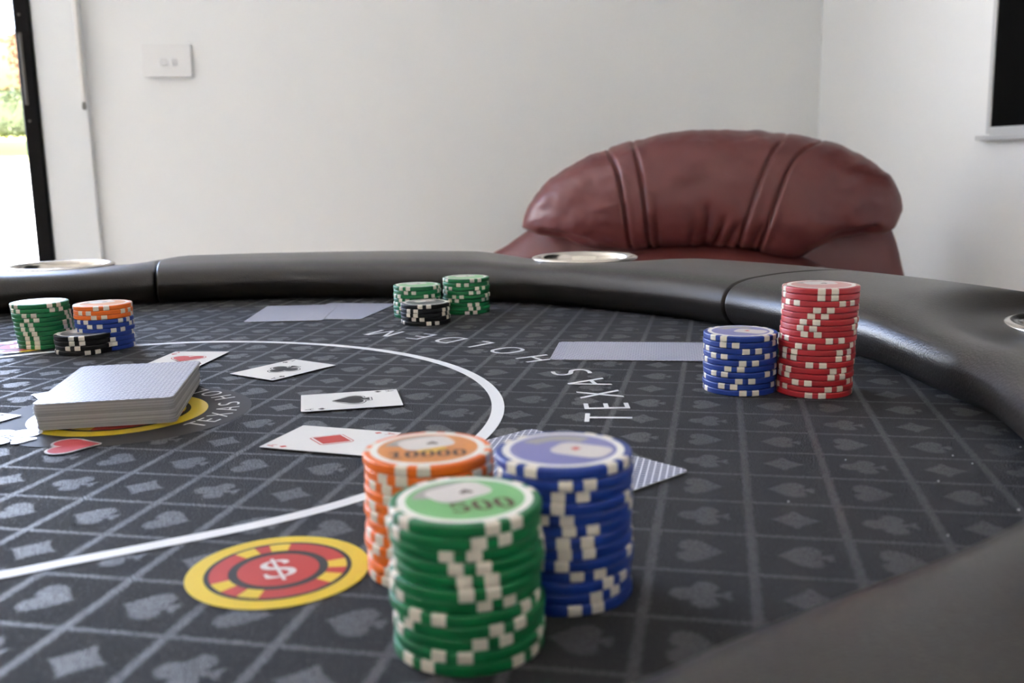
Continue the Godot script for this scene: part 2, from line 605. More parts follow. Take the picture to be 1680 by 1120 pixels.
# ---------------------------------------------------------------- outdoors
func make_garden() -> void:
	# paving that rises away from the house, then a bank of lawn
	var g := Mb.new()
	var rows: Array = []
	var prof := [Vector2(-0.13, -0.02), Vector2(-5.0, -0.02), Vector2(-7.0, 0.1), Vector2(-14.5, 1.08)]
	for p in prof:
		rows.append([Vector3(-16, p.y, p.x), Vector3(5, p.y, p.x)])
	g.grid(rows, false, false, 1.0)
	struct("paving", g.mesh(), M.paving, "sunlit pale driveway outside the garden door", "driveway", ROOM)
	g = Mb.new()
	rows = []
	for p in [Vector2(-14.4, 1.07), Vector2(-15.5, 1.5), Vector2(-20.0, 1.75)]:
		rows.append([Vector3(-16, p.y, p.x), Vector3(5, p.y, p.x)])
	g.grid(rows, false, false, 1.0)
	struct("lawn", g.mesh(), M.lawn, "bright green lawn bank beyond the driveway", "lawn", ROOM)
	g = Mb.new()
	g.box(Vector3(60, 0.1, 60), Vector3(-4, -0.16, 0))
	struct("ground", g.mesh(), M.paving, "pale ground around the house", "ground", ROOM)
	# seen from the camera through the door, the hedge stands about 16 m away
	var spot := ROOM.affine_inverse() * Vector3(-8.2, 0, -15.6)
	bush("hedge", "dense green clipped hedge on the lawn bank outside", "hedge", Vector3(spot.x, 1.45, spot.z - 0.4), Vector3(2.6, 0.75, 0.6), M.hedge_leaf, M.hedge_leaf, 4200, 0.055, 5)
	bush("dry_shrub", "tall brown and dry shrub standing behind the green hedge", "shrub", Vector3(spot.x + 0.1, 1.5, spot.z - 1.9), Vector3(1.5, 1.75, 0.8), M.shrub_leaf, M.shrub_leaf, 3000, 0.07, 6)
	bush("leafy_shrub", "tall yellow-green shrub at the left behind the hedge", "shrub", Vector3(spot.x - 2.4, 1.5, spot.z - 2.4), Vector3(1.4, 1.95, 0.9), M.shrub_green_leaf, M.shrub_green_leaf, 3000, 0.07, 7)

# a rounded mass of leaves about a twiggy core, standing at the place given
func bush(called: String, label: String, category: String, at: Vector3, size: Vector3, core: Material, leaf: Material, count: int, leaf_size: float, seed_: int) -> void:
	var t := thing(called, label, category, ROOM * Transform3D(Basis(), at))
	var f := noise_tex(seed_, 1.6, FastNoiseLite.TYPE_SIMPLEX, 0, 3)
	var m := Mb.new()
	var rows: Array = []
	for i in 21:
		var row: Array = []
		var ph := PI * i / 20.0
		for j in 32:
			var th := TAU * j / 32.0
			var d := Vector3(sin(ph) * cos(th), cos(ph), sin(ph) * sin(th))
			var e := Vector3(signf(d.x) * pow(absf(d.x), 0.6), signf(d.y) * pow(absf(d.y), 0.6), signf(d.z) * pow(absf(d.z), 0.6))
			var p := e * size * Vector3(0.5, 0.5, 0.5) * 0.9 * (1.0 + 0.16 * f.get_noise_3dv(e * size * 1.5))
			row.append(p + Vector3(0, size.y * 0.5, 0))
		rows.append(row)
	m.grid(rows, false, true, 1.0)
	part("twigs", m.mesh(), core, t)
	var lm := Mb.new()
	lm.quad(Vector3(-0.5, 0, 0), Vector3(0, 0.1, -0.3), Vector3(0.6, 0, 0), Vector3(0, 0.1, 0.3), Vector3.UP)
	var mm := MultiMesh.new()
	mm.transform_format = MultiMesh.TRANSFORM_3D
	mm.mesh = lm.mesh()
	mm.instance_count = count
	var r := RandomNumberGenerator.new()
	r.seed = seed_
	for k in count:
		var d := Vector3(r.randfn(), r.randfn(), r.randfn()).normalized()
		var e := Vector3(signf(d.x) * pow(absf(d.x), 0.6), signf(d.y) * pow(absf(d.y), 0.6), signf(d.z) * pow(absf(d.z), 0.6))
		var p := e * size * 0.5 * (1.0 + 0.18 * f.get_noise_3dv(e * size * 1.5)) * r.randf_range(0.9, 1.06) + Vector3(0, size.y * 0.5, 0)
		var bs := Basis.from_euler(Vector3(r.randf_range(-1, 1), r.randf() * TAU, r.randf_range(-1, 1))).scaled(Vector3.ONE * leaf_size * r.randf_range(0.7, 1.4))
		mm.set_instance_transform(k, Transform3D(bs, p))
	var o := MultiMeshInstance3D.new()
	o.name = "foliage"
	o.multimesh = mm
	o.material_override = leaf
	o.set_meta("kind", "stuff")
	t.add_child(o, true)


# ---------------------------------------------------------------- the table
const CUPS := [[-3.1, 0.551], [-59.0, 0.576], [-115.2, 0.570], [-172.0, 0.57], [131.0, 0.57], [64.0, 0.575]]
const SEAMS := [-105.0, -31.0, 92.0, 172.0]

func rail_profile() -> Array:
	# (radius, height over the cloth): from the cloth up over the inner bulge, across the top and down the outside
	var key := [Vector2(0.470, -0.004), Vector2(0.459, 0.0), Vector2(0.4485, 0.006), Vector2(0.4430, 0.0165), Vector2(0.4445, 0.0255), Vector2(0.4515, 0.0320), Vector2(0.465, 0.0358), Vector2(0.484, 0.0373), Vector2(0.512, 0.0380),
		Vector2(0.555, 0.0368), Vector2(0.595, 0.0326), Vector2(0.625, 0.0240), Vector2(0.643, 0.009), Vector2(0.649, -0.010), Vector2(0.643, -0.026), Vector2(0.628, -0.036), Vector2(0.600, -0.040), Vector2(0.560, -0.040)]
	var out: Array = []
	for i in key.size() - 1:
		var a: Vector2 = key[maxi(i - 1, 0)]
		var d: Vector2 = key[mini(i + 2, key.size() - 1)]
		var steps := 10 if i >= 7 and i < 11 else 5
		for k in steps:
			out.append(key[i].cubic_interpolate(key[i + 1], a, d, float(k) / steps))
	out.append(key[-1])
	return out

func make_table() -> void:
	var table := thing("poker_table", "round poker table with black suited cloth and padded black vinyl rail", "table", Transform3D(Basis(), Vector3(TC.x, 0, TC.y)))
	# the cloth
	var ang := deg_to_rad(101.79)
	var ua := Vector2(cos(ang), sin(ang))
	var va := Vector2(sin(ang), -cos(ang))
	var c := Mb.new()
	var rings := [0.0, 0.15, 0.3, 0.42, 0.475]
	for i in rings.size():
		for k in 96:
			var p: Vector2 = Vector2.from_angle(TAU * k / 96.0) * rings[i]
			var q := p + TC
			c.add(Vector3(p.x, TH, p.y), Vector3.UP, Vector2((q.dot(va) - 0.0126) / 0.0632, (q.dot(ua) + 0.3278) / 0.0668))
	for i in rings.size() - 1:
		for k in 96:
			var a := i * 96 + k; var b := i * 96 + (k + 1) % 96
			if i > 0: c.face(a, b, a + 96)
			c.face(b, b + 96, a + 96)
	var felt := part("cloth", c.mesh(), M.suited_cloth, table)
	var bd := Mb.new()
	bd.lathe([Vector2(0, TH - 0.05), Vector2(0.6, TH - 0.05), Vector2(0.6, TH - 0.0405), Vector2(0.545, TH - 0.0405), Vector2(0.478, TH - 0.0405), Vector2(0.478, TH - 0.0006), Vector2(0, TH - 0.0006)], 96)
	part("table_board", bd.mesh(), M.table_board, table)
	for k in 4:
		var a := TAU * (k + 0.5) / 4.0
		var lg := Mb.new()
		lg.lathe([Vector2(0, 0), Vector2(0.02, 0), Vector2(0.024, 0.004), Vector2(0.024, 0.03), Vector2(0.018, 0.034), Vector2(0.018, TH - 0.051), Vector2(0, TH - 0.051)], 24)
		part("leg", lg.mesh(), M.table_steel, table, Transform3D(Basis(), Vector3(cos(a) * 0.36, 0, sin(a) * 0.36)))
	make_rail(table)
	for cu in CUPS:
		cup(table, deg_to_rad(cu[0]), cu[1])
	make_prints(felt)

func make_rail(table: Node3D) -> void:
	var prof := rail_profile()
	var centres: Array = []
	for cu in CUPS:
		centres.append(Vector2.from_angle(deg_to_rad(cu[0])) * cu[1])
	for s in SEAMS.size():
		var a0: float = SEAMS[s]
		var a1: float = SEAMS[(s + 1) % SEAMS.size()]
		while a1 <= a0: a1 += 360.0
		var angles: Array = []
		var a := a0
		while a < a1 - 1e-6:
			angles.append(a)
			var near := minf(a - a0, a1 - a)
			var step := 1.0
			if near < 0.7: step = 0.06
			elif near < 1.6: step = 0.2
			else:
				for cu in CUPS:
					if absf(angle_difference(deg_to_rad(a), deg_to_rad(cu[0]))) < deg_to_rad(8.5): step = 0.3
			a += step
		angles.append(a1)
		var rows: Array = []
		var hole := PackedByteArray()
		for an in angles:
			var near := minf(an - a0, a1 - an)
			var tuck := 0.004 * pow(maxf(0.0, 1.0 - near / 0.34), 2.0)       # the vinyl rolls into the seam
			var row: Array = []
			var dir := Vector2.from_angle(deg_to_rad(an))
			var an2 := fposmod(an, 360.0)
			var pad := 0.034 * smoothstep(27.0, 52.0, an2) * smoothstep(110.0, 80.0, an2)   # the padding is fuller on the near side
			for i in prof.size():
				var p: Vector2 = prof[i]
				var q0: Vector2 = prof[maxi(i - 1, 0)]
				var q1: Vector2 = prof[mini(i + 1, prof.size() - 1)]
				var nrm := Vector2(-(q1 - q0).y, (q1 - q0).x).normalized()
				p -= nrm * tuck
				var xz := dir * (p.x - pad * smoothstep(0.56, 0.44, p.x))
				var y := p.y
				var inside := 0
				if p.y > 0.0:
					for cc in centres:
						var dd: float = xz.distance_to(cc)
						y -= 0.0068 * smoothstep(0.130, 0.062, dd)              # the vinyl dips towards each cup
						if dd < 0.0475: inside = 1
				row.append(Vector3(xz.x, TH + y, xz.y))
				hole.append(inside)
			rows.append(row)
		var m := Mb.new()
		m.grid(rows, false, false, rail_side(rows), hole)
		part("padded_rail", m.mesh(), M.rail_vinyl, table)

func rail_side(rows: Array) -> float:
	var i: int = rows[0].size() * 2 / 5
	var g: Vector3 = (rows[1][i + 1] - rows[0][i]).cross(rows[1][i] - rows[0][i + 1])
	return 1.0 if g.y > 0 else -1.0

func cup(table: Node3D, a: float, r: float) -> void:
	var m := Mb.new()
	# outside up, over the rolled rim, down the inside, across the floor
	var p := [Vector2(0.0, -0.062), Vector2(0.040, -0.062), Vector2(0.0430, -0.058), Vector2(0.0455, -0.004), Vector2(0.0460, -0.0012), Vector2(0.0525, -0.0012), Vector2(0.0535, -0.0002), Vector2(0.0530, 0.0010), Vector2(0.0500, 0.0020), Vector2(0.0465, 0.0016), Vector2(0.0448, 0.0), Vector2(0.0440, -0.004), Vector2(0.0415, -0.056), Vector2(0.039, -0.060), Vector2(0.0, -0.060)]
	m.lathe(p, 72, 0.0, TAU, true)
	var d := Vector2.from_angle(a) * r
	# the rim lies on the dipped vinyl and leans with it
	var h := 0.0358 - 0.0049
	part("cup_holder", m.mesh(), M.cup_steel, table, Transform3D(Basis(), Vector3(d.x, TH + h, d.y)), "polished steel cup holder")

# frame of a print: right, up and the cloth's normal
func lay(at: Vector2, up: Vector2, h: float) -> Transform3D:
	up = up.normalized()
	var r3 := Vector3(-up.y, 0, up.x)
	return Transform3D(Basis(r3, Vector3.UP, -Vector3(up.x, 0, up.y)), Vector3(at.x - TC.x, TH + h, at.y - TC.y))

func flat(polys: Array, s := 1.0) -> ArrayMesh:
	var m := Mb.new()
	for p in polys:
		var q := PackedVector2Array()
		for k in p:
			q.append(k * s)
		m.prism(q, 0.0, 0.0, false, false)
	return m.mesh()

func annulus(r0: float, r1: float, a0 := 0.0, a1 := TAU, segs := 96) -> ArrayMesh:
	var m := Mb.new()
	m.lathe([Vector2(r1, 0), Vector2(r0, 0)], segs, a0, a1)
	return m.mesh()

func letter(text: String, height: float, at: Vector2, up: Vector2, h: float, material: Material, parent: Node3D, called := "letter", bold := false, serif := false, stretch := 1.0) -> void:
	var f := SystemFont.new()
	f.font_names = PackedStringArray(["Droid Serif" if serif else "Droid Sans"])
	f.font_weight = 700 if bold else 400
	var t := TextMesh.new()
	t.text = text
	t.font = f
	t.font_size = 64
	t.pixel_size = height / (64 * 0.714)
	t.depth = 0.0
	t.curve_step = 1.0
	t.horizontal_alignment = HORIZONTAL_ALIGNMENT_CENTER
	t.vertical_alignment = VERTICAL_ALIGNMENT_CENTER
	var tr := lay(at, up, h)
	var b := Basis(tr.basis.x * stretch, -tr.basis.z, tr.basis.y)
	part(called, t, material, parent, Transform3D(b, tr.origin))

func make_prints(felt: Node3D) -> void:
	# white betting ring
	# (not a true circle: it was printed with a flatter stretch towards the near side)
	var shape := [Vector2(-150, 0.2170), Vector2(-128, 0.2165), Vector2(-108, 0.2140), Vector2(-92, 0.2165), Vector2(-70.4, 0.2138), Vector2(-45, 0.2125), Vector2(-15, 0.2128), Vector2(18, 0.2145), Vector2(40.5, 0.2150), Vector2(59.4, 0.2108), Vector2(68.9, 0.2127), Vector2(74.4, 0.2168), Vector2(82.0, 0.2215), Vector2(95.0, 0.2215), Vector2(120.0, 0.2150), Vector2(150.0, 0.2150), Vector2(210.0, 0.2170)]
	var bl := Mb.new()
	for k in 241:
		var a := -150.0 + 360.0 * k / 240.0
		var mid := along(shape, a)
		var dir := Vector2.from_angle(deg_to_rad(a))
		for e in [-0.0033, 0.0033]:
			bl.add(Vector3(dir.x * (mid + e), 0, dir.y * (mid + e)), Vector3.UP)
		if k:
			bl.face(2 * k - 2, 2 * k - 1, 2 * k)
			bl.face(2 * k - 1, 2 * k + 1, 2 * k)
	part("betting_line", bl.mesh(), M.ink_white, felt, Transform3D(Basis(), Vector3(0, TH + 0.00025, 0)))
	# TEXAS HOLDEM round the ring, read from outside; once here, once on the far side of the ring
	var word := "TEXAS HOLDEM"
	var turn := [5.9, 0.8, -5.0, -11.4, -17.8, 0.0, -28.4, -36.1, -43.0, -49.3, -55.1, -62.6]
	for side in [0.0, 180.0]:
		for k in word.length():
			if word[k] == " ": continue
			var d := Vector2.from_angle(deg_to_rad(turn[k] + side))
			letter(word[k], 0.0235, TC + d * 0.2705, -d, 0.00025, M.ink_white, felt)
	# bits of lint lying on the cloth
	for q in [Vector2(0.1389, -0.4000), Vector2(0.1852, -0.4031), Vector2(0.2191, -0.4135), Vector2(0.1794, -0.3367), Vector2(0.1882, -0.3916), Vector2(0.1442, -0.3138), Vector2(0.1010, -0.3500), Vector2(0.1650, -0.3700)]:
		var lm := Mb.new()
		lm.lathe([Vector2(0, 0), Vector2(0.00035, 0.0001), Vector2(0.0004, 0.0003), Vector2(0.00025, 0.0005), Vector2(0, 0.00055)], 7, 0.0, TAU, true)
		part("lint", lm.mesh(), M.ink_white, felt, lay(q, Vector2(0, -1), 0.0))
	# the chip emblems
	emblem(felt, Vector2(-0.0752, -0.2961), Vector2(-0.43, -0.9), 1.0, true)
	emblem(felt, TC * 2.0 - Vector2(-0.0752, -0.2961) + Vector2(0.004, -0.0035), Vector2(0.43, 0.9), 1.0, true)
	# the centre emblem: dark disc, chip, ring of letters
	var cc := Vector2(-0.2065, -0.506)
	part("printed_disc", flat([circle(0.0645, Vector2.ZERO, 96)]), M.ink_disc, felt, lay(cc + Vector2(0.0025, -0.001), Vector2(0, -1), 0.0002))
	emblem(felt, cc, Vector2(-1, 0), 1.565, true)
	var small := [28.6, 19.4, 8.0, -5.2, -17.2, 0.0, -35.0, -49.5, -61.0, -72.0, -83.0, -96.0]
	for k in word.length():
		if word[k] == " ": continue
		var d := Vector2.from_angle(deg_to_rad(small[k]))
		letter(word[k], 0.0112, cc + d * 0.0555, -d, 0.0006, M.ink_card, felt)
	# loose suits about the centre
	sticker(felt, "heart", Vector2(-0.2030, -0.4445), Vector2(-0.97, 0.2), 0.0235, M.ink_heart, M.ink_card)
	sticker(felt, "club", Vector2(-0.2440, -0.4625), Vector2(-0.85, -0.55), 0.030, M.ink_sticker, M.ink_card)
	sticker(felt, "spade", Vector2(-0.2610, -0.5530), Vector2(-0.95, -0.1), 0.030, M.ink_sticker, M.ink_card)
	sticker(felt, "diamond", Vector2(-0.2110, -0.5700), Vector2(-0.9, -0.2), 0.024, M.ink_red, M.ink_card)
	# printed aces
	ace(felt, "club", Vector2(-0.1440, -0.6116), -54.8 + 180.0)
	ace(felt, "spade", Vector2(-0.0880, -0.5240), -11.6 + 180.0)
	ace(felt, "diamond", Vector2(-0.0845, -0.4452), 19.0 + 180.0)
	ace(felt, "heart", Vector2(-0.2187, -0.6530), -83.5)
	var e0 := Vector2(-0.0124, -0.005).normalized()
	ace(felt, "spade", Vector2(-0.2585, -0.5049) + e0 * 0.0265 + Vector2(-0.0038, 0.0121).normalized() * 0.0195, rad_to_deg(e0.angle()))

func sticker(felt: Node3D, kind: String, at: Vector2, up: Vector2, size: float, ink: Material, rim: Material) -> void:
	var o := part("printed_" + kind, flat(grown(suit(kind), 0.055), size), rim, felt, lay(at, up, 0.0007))
	part_flat_on(o, kind, size, ink)

func part_flat_on(rim: MeshInstance3D, kind: String, size: float, ink: Material) -> void:
	# the ink inside the white outline is a second print on the cloth, so it goes to the same parent
	var p := rim.get_parent() as Node3D
	part("printed_" + kind, flat(suit(kind), size), ink, p, rim.transform.translated_local(Vector3(0, 0.0001, 0)))

func emblem(felt: Node3D, at: Vector2, up: Vector2, s: float, dollar: bool) -> void:
	var tr := lay(at, up, 0.0003)
	var dark: Material = M.ink_disc
	part("printed_chip", flat([circle(0.0285 * s)]), M.ink_yellow, felt, tr)
	part("printed_chip", flat([circle(0.0229 * s)]), dark, felt, tr.translated(Vector3(0, 0.00005, 0)))
	part("printed_chip", annulus(0.0155 * s, 0.0213 * s), M.ink_red, felt, tr.translated(Vector3(0, 0.0001, 0)))
	var base := Transform3D(Basis(), tr.origin)
	for a in [-134.0, -101.4, -12.9, 20.7, 102.5, 139.7]:
		part("printed_spot", annulus(0.0155 * s, 0.0213 * s, deg_to_rad(a - 9.5), deg_to_rad(a + 9.5), 8), M.ink_yellow, felt, base.translated(Vector3(0, 0.00015, 0)))
	part("printed_chip", flat([circle(0.0127 * s)]), M.ink_red, felt, tr.translated(Vector3(0, 0.0001, 0)))
	if dollar:
		letter("$", 0.0155 * s, at, up, 0.0005, M.ink_card, felt, "dollar_sign", false, true, 1.1)

# a printed ace: the card's face, a large suit with a fine outline, two corner marks; up is the direction of the card's top
func ace(felt: Node3D, kind: String, at: Vector2, up_deg: float) -> void:
	var up := Vector2.from_angle(deg_to_rad(up_deg))
	var right := Vector2(-up.y, up.x)
	var ink: Material = M.ink_red if kind in ["heart", "diamond"] else M.ink_black
	part("printed_edge", flat([rounded(0.0400, 0.0538, 0.0004, 1)]), M.ink_black, felt, lay(at, up, 0.0008))
	part("printed_ace", flat([rounded(0.0392, 0.0530, 0.0004, 1)]), M.ink_card, felt, lay(at, up, 0.00085))
	part("printed_" + kind, flat(grown(suit(kind), 0.075), 0.0202), ink, felt, lay(at, up, 0.0009))
	part("printed_" + kind, flat(grown(suit(kind), 0.045), 0.0202), M.ink_card, felt, lay(at, up, 0.00095))
	part("printed_" + kind, flat(suit(kind), 0.0202), ink, felt, lay(at, up, 0.001))
	for s in [1.0, -1.0]:
		var u: Vector2 = up * s
		var corner: Vector2 = at + u * 0.0222 - right * s * 0.0160
		letter("A", 0.0042, corner, u, 0.0009, ink, felt)
		part("printed_" + kind, flat(suit(kind), 0.0040), ink, felt, lay(corner - u * 0.0062, u, 0.0009))


# ---------------------------------------------------------------- the recliner
const CHAIR_AT := Vector3(0.42, 0, -2.15)

func along(pts: Array, x: float) -> float:
	for i in pts.size() - 1:
		var a: Vector2 = pts[i]
		var b: Vector2 = pts[i + 1]
		if x <= b.x or i == pts.size() - 2:
			var p: Vector2 = pts[maxi(i - 1, 0)]
			var q: Vector2 = pts[mini(i + 2, pts.size() - 1)]
			var t := clampf((x - a.x) / maxf(b.x - a.x, 1e-6), 0.0, 1.0)
			var ma := (b.y - p.y) / maxf(b.x - p.x, 1e-6) * (b.x - a.x)
			var mb := (q.y - a.y) / maxf(q.x - a.x, 1e-6) * (b.x - a.x)
			var t2 := t * t; var t3 := t2 * t
			return a.y * (2 * t3 - 3 * t2 + 1) + ma * (t3 - 2 * t2 + t) + b.y * (-2 * t3 + 3 * t2) + mb * (t3 - t2)
	return pts[-1].y

# a stuffed cushion between an upper and a lower outline; dent(x, y, front) is pushed inwards
func cushion(top: Array, bottom: Array, depth: float, z: float, nx: int, nt: int, dent: Callable, lean := 0.0) -> ArrayMesh:
	var x0: float = top[0].x
	var x1: float = top[-1].x
	var rows: Array = []
	for i in nx + 1:
		var s := float(i) / nx
		var x := lerpf(x0, x1, 0.5 - 0.5 * cos(PI * s)) if true else 0.0
		x = lerpf(x, lerpf(x0, x1, s), 0.6)
		var yt := along(top, x)
		var yb := minf(along(bottom, x), yt - 0.0005)
		var e := absf((x - (x0 + x1) / 2) / ((x1 - x0) / 2))
		var d := depth * pow(maxf(1.0 - pow(e, 3.2), 0.0), 0.55) + 0.0008
		var row: Array = []
		for k in nt:
			var a := TAU * k / nt
			var cs := cos(a); var sn := sin(a)
			var y := (yt + yb) / 2 + (yt - yb) / 2 * signf(sn) * pow(absf(sn), 0.8)
			var zz := d * signf(cs) * pow(absf(cs), 0.8)
			var inn: float = dent.call(x, y, cs)
			var nrm := Vector2(sn, cs * 1.2).normalized()
			row.append(Vector3(x, y - nrm.x * inn, z + zz - nrm.y * inn + lean * (y - yb)))
		rows.append(row)
	var m := Mb.new()
	m.grid(rows, false, true, 1.0)
	var mid := m.v.size() / 2
	# turn the skin outwards if it came out inside out
	var c := Vector3(m.v[mid].x, (along(top, m.v[mid].x) + along(bottom, m.v[mid].x)) / 2, z)
	if (m.v[mid] - c).dot(m.n[mid]) < 0:
		var m2 := Mb.new()
		m2.grid(rows, false, true, -1.0)
		return m2.mesh()
	return m.mesh()

func gauss(d: float, w: float) -> float:
	return exp(-d * d / (w * w))

func make_recliner() -> void:
	var chair := thing("recliner", "maroon leather recliner with a wide padded headrest in the corner", "armchair", Transform3D(Basis(Vector3.UP, -0.192), CHAIR_AT))
	var top := [Vector2(-0.399, 0.748), Vector2(-0.392, 0.775), Vector2(-0.376, 0.804), Vector2(-0.346, 0.841), Vector2(-0.295, 0.877), Vector2(-0.212, 0.913), Vector2(-0.13, 0.935), Vector2(-0.018, 0.948), Vector2(0.093, 0.946), Vector2(0.176, 0.935), Vector2(0.26, 0.915), Vector2(0.332, 0.882), Vector2(0.377, 0.843), Vector2(0.399, 0.804), Vector2(0.404, 0.778)]
	var bot := [Vector2(-0.399, 0.744), Vector2(-0.36, 0.731), Vector2(-0.30, 0.718), Vector2(-0.256, 0.702), Vector2(-0.157, 0.700), Vector2(-0.018, 0.704), Vector2(0.066, 0.700), Vector2(0.12, 0.690), Vector2(0.193, 0.678), Vector2(0.249, 0.708), Vector2(0.313, 0.726), Vector2(0.382, 0.735), Vector2(0.404, 0.774)]
	# the four piped seams as x over y
	var seams := [[Vector2(0.66, -0.150), Vector2(0.731, -0.156), Vector2(0.81, -0.166), Vector2(0.869, -0.179), Vector2(0.903, -0.198), Vector2(0.95, -0.235)],
		[Vector2(0.66, -0.110), Vector2(0.732, -0.115), Vector2(0.811, -0.123), Vector2(0.87, -0.132), Vector2(0.912, -0.145), Vector2(0.96, -0.165)],
		[Vector2(0.66, 0.060), Vector2(0.724, 0.074), Vector2(0.80, 0.094), Vector2(0.85, 0.110), Vector2(0.889, 0.128), Vector2(0.918, 0.149), Vector2(0.96, 0.19)],
		[Vector2(0.66, 0.105), Vector2(0.724, 0.119), Vector2(0.78, 0.134), Vector2(0.843, 0.154), Vector2(0.880, 0.172), Vector2(0.900, 0.195), Vector2(0.917, 0.230), Vector2(0.95, 0.29)]]
	var folds := [[0.003, 0.010, 0.085, 0.0055], [-0.030, -0.012, 0.06, 0.003], [0.020, 0.048, 0.06, 0.006], [0.045, 0.075, 0.05, 0.005], [-0.095, -0.098, 0.09, 0.0035], [-0.006, -0.004, 0.05, 0.004], [0.10, 0.118, 0.05, 0.004]]
	var crumple := noise_tex(8, 9.0, FastNoiseLite.TYPE_SIMPLEX, 0, 3)
	var dent := func(x: float, y: float, front: float) -> float:
		var d := 0.0
		if front > -0.55:
			for s in seams:
				var dx := x - along(s, y)
				d += (0.010 * gauss(dx, 0.0032) - 0.0010 * gauss(absf(dx) - 0.010, 0.008)) * lerpf(1.0, 0.25, smoothstep(0.88, 0.935, y))
			if front > 0.0:
				for f in folds:
					var t := clampf((y - 0.705) / (f[2] * 1.3), 0.0, 1.0)
					d += f[3] * 4.0 * gauss(x - lerpf(f[0], f[1], t), 0.004 + 0.006 * t) * (1.0 - t) * front
				# creases along the lower corners
				d += 0.009 * gauss(y - (0.742 - 0.22 * (x + 0.36)), 0.008) * smoothstep(-0.37, -0.33, x) * smoothstep(-0.22, -0.26, x)
				d += 0.009 * gauss(y - (0.728 + 0.18 * (x - 0.27)), 0.008) * smoothstep(0.36, 0.33, x) * smoothstep(0.24, 0.27, x)
		d += 0.0035 * crumple.get_noise_2d(x, y * 1.6)
		return d
	part("headrest", cushion(top, bot, 0.125, 0.0, 300, 132, dent), M.maroon_leather, chair)
	# the lumbar roll just under it
	var soft := func(x: float, y: float, _front: float) -> float:
		return 0.004 * crumple.get_noise_2d(x + 3.0, y)
	var t2 := [Vector2(-0.34, 0.56), Vector2(-0.30, 0.625), Vector2(-0.22, 0.675), Vector2(-0.05, 0.708), Vector2(0.1, 0.700), Vector2(0.23, 0.668), Vector2(0.31, 0.62), Vector2(0.35, 0.56)]
	var b2 := [Vector2(-0.34, 0.55), Vector2(-0.30, 0.50), Vector2(-0.22, 0.47), Vector2(-0.05, 0.46), Vector2(0.1, 0.46), Vector2(0.23, 0.47), Vector2(0.31, 0.50), Vector2(0.35, 0.55)]
	part("lumbar_cushion", cushion(t2, b2, 0.12, -0.005, 60, 48, soft), M.maroon_leather, chair)
	# the back behind them, with its wings
	var t3 := [Vector2(-0.56, 0.57), Vector2(-0.53, 0.645), Vector2(-0.456, 0.700), Vector2(-0.40, 0.735), Vector2(-0.32, 0.80), Vector2(-0.1, 0.87), Vector2(0.1, 0.87), Vector2(0.31, 0.80), Vector2(0.392, 0.745), Vector2(0.413, 0.70), Vector2(0.424, 0.66), Vector2(0.44, 0.60)]
	var b3 := [Vector2(-0.56, 0.55), Vector2(-0.53, 0.40), Vector2(-0.456, 0.33), Vector2(-0.40, 0.30), Vector2(-0.32, 0.30), Vector2(-0.1, 0.30), Vector2(0.1, 0.30), Vector2(0.31, 0.30), Vector2(0.392, 0.31), Vector2(0.413, 0.36), Vector2(0.424, 0.42), Vector2(0.44, 0.55)]
	part("backrest", cushion(t3, b3, 0.10, -0.10, 90, 64, soft), M.maroon_leather, chair)
	var t4 := [Vector2(-0.30, 0.43), Vector2(-0.28, 0.47), Vector2(-0.15, 0.485), Vector2(0.15, 0.485), Vector2(0.28, 0.47), Vector2(0.30, 0.43)]
	var b4 := [Vector2(-0.30, 0.40), Vector2(-0.28, 0.34), Vector2(-0.15, 0.32), Vector2(0.15, 0.32), Vector2(0.28, 0.34), Vector2(0.30, 0.40)]
	part("seat_cushion", cushion(t4, b4, 0.29, 0.25, 50, 64, soft), M.maroon_leather, chair)
	for s in [-1.0, 1.0]:
		var a := Mb.new()
		var rows: Array = []
		for i in 29:
			var z := lerpf(-0.12, 0.52, i / 28.0)
			var e := absf(i / 14.0 - 1.0)
			var k := pow(maxf(1.0 - pow(e, 6.0), 0.0), 0.5) + 0.001
			var row: Array = []
			for j in 32:
				var an := TAU * j / 32.0
				var y := 0.36 + 0.22 * k * signf(sin(an)) * pow(absf(sin(an)), 0.55)
				row.append(Vector3(s * 0.385 + 0.085 * k * signf(cos(an)) * pow(absf(cos(an)), 0.6), y, z))
			rows.append(row)
		a.grid(rows, false, true, -1.0)
		part("armrest", a.mesh(), M.maroon_leather, chair)
	var bs := Mb.new()
	bs.lathe([Vector2(0, 0), Vector2(0.29, 0), Vector2(0.30, 0.01), Vector2(0.29, 0.035), Vector2(0.06, 0.055), Vector2(0.05, 0.31), Vector2(0, 0.31)], 48)
	part("swivel_base", bs.mesh(), M.chair_base, chair, Transform3D(Basis(), Vector3(0, 0, 0.2)))


# ---------------------------------------------------------------- chips
var chip_parts := {}

func chip_shapes() -> void:
	var b := Mb.new()
	var t := CHIP_T
	b.lathe([Vector2(0, 0), Vector2(0.0193, 0), Vector2(0.0198, 0.0002), Vector2(0.02, 0.0006), Vector2(0.02, t - 0.0006), Vector2(0.0198, t - 0.0002), Vector2(0.0193, t), Vector2(0, t)], 72, 0.0, TAU, false)
	chip_parts.body = b.mesh()
	var s := Mb.new()
	var half := deg_to_rad(5.6)
	var o := 0.00005
	s.lathe([Vector2(0.0186, -0.0), Vector2(0.0193, -0.0), Vector2(0.0198 + o, 0.0002), Vector2(0.02 + o, 0.0006), Vector2(0.02 + o, t - 0.0006), Vector2(0.0198 + o, t - 0.0002 + o), Vector2(0.0193, t + o), Vector2(0.0172, t + o)], 6, -half, half)
	chip_parts.spot = s.mesh()
	var r := Mb.new()
	r.lathe([Vector2(0.0178, 0), Vector2(0.0156, 0)], 72)
	chip_parts.ring = r.mesh()
	chip_parts.face = flat([circle(0.0156, Vector2.ZERO, 72)])

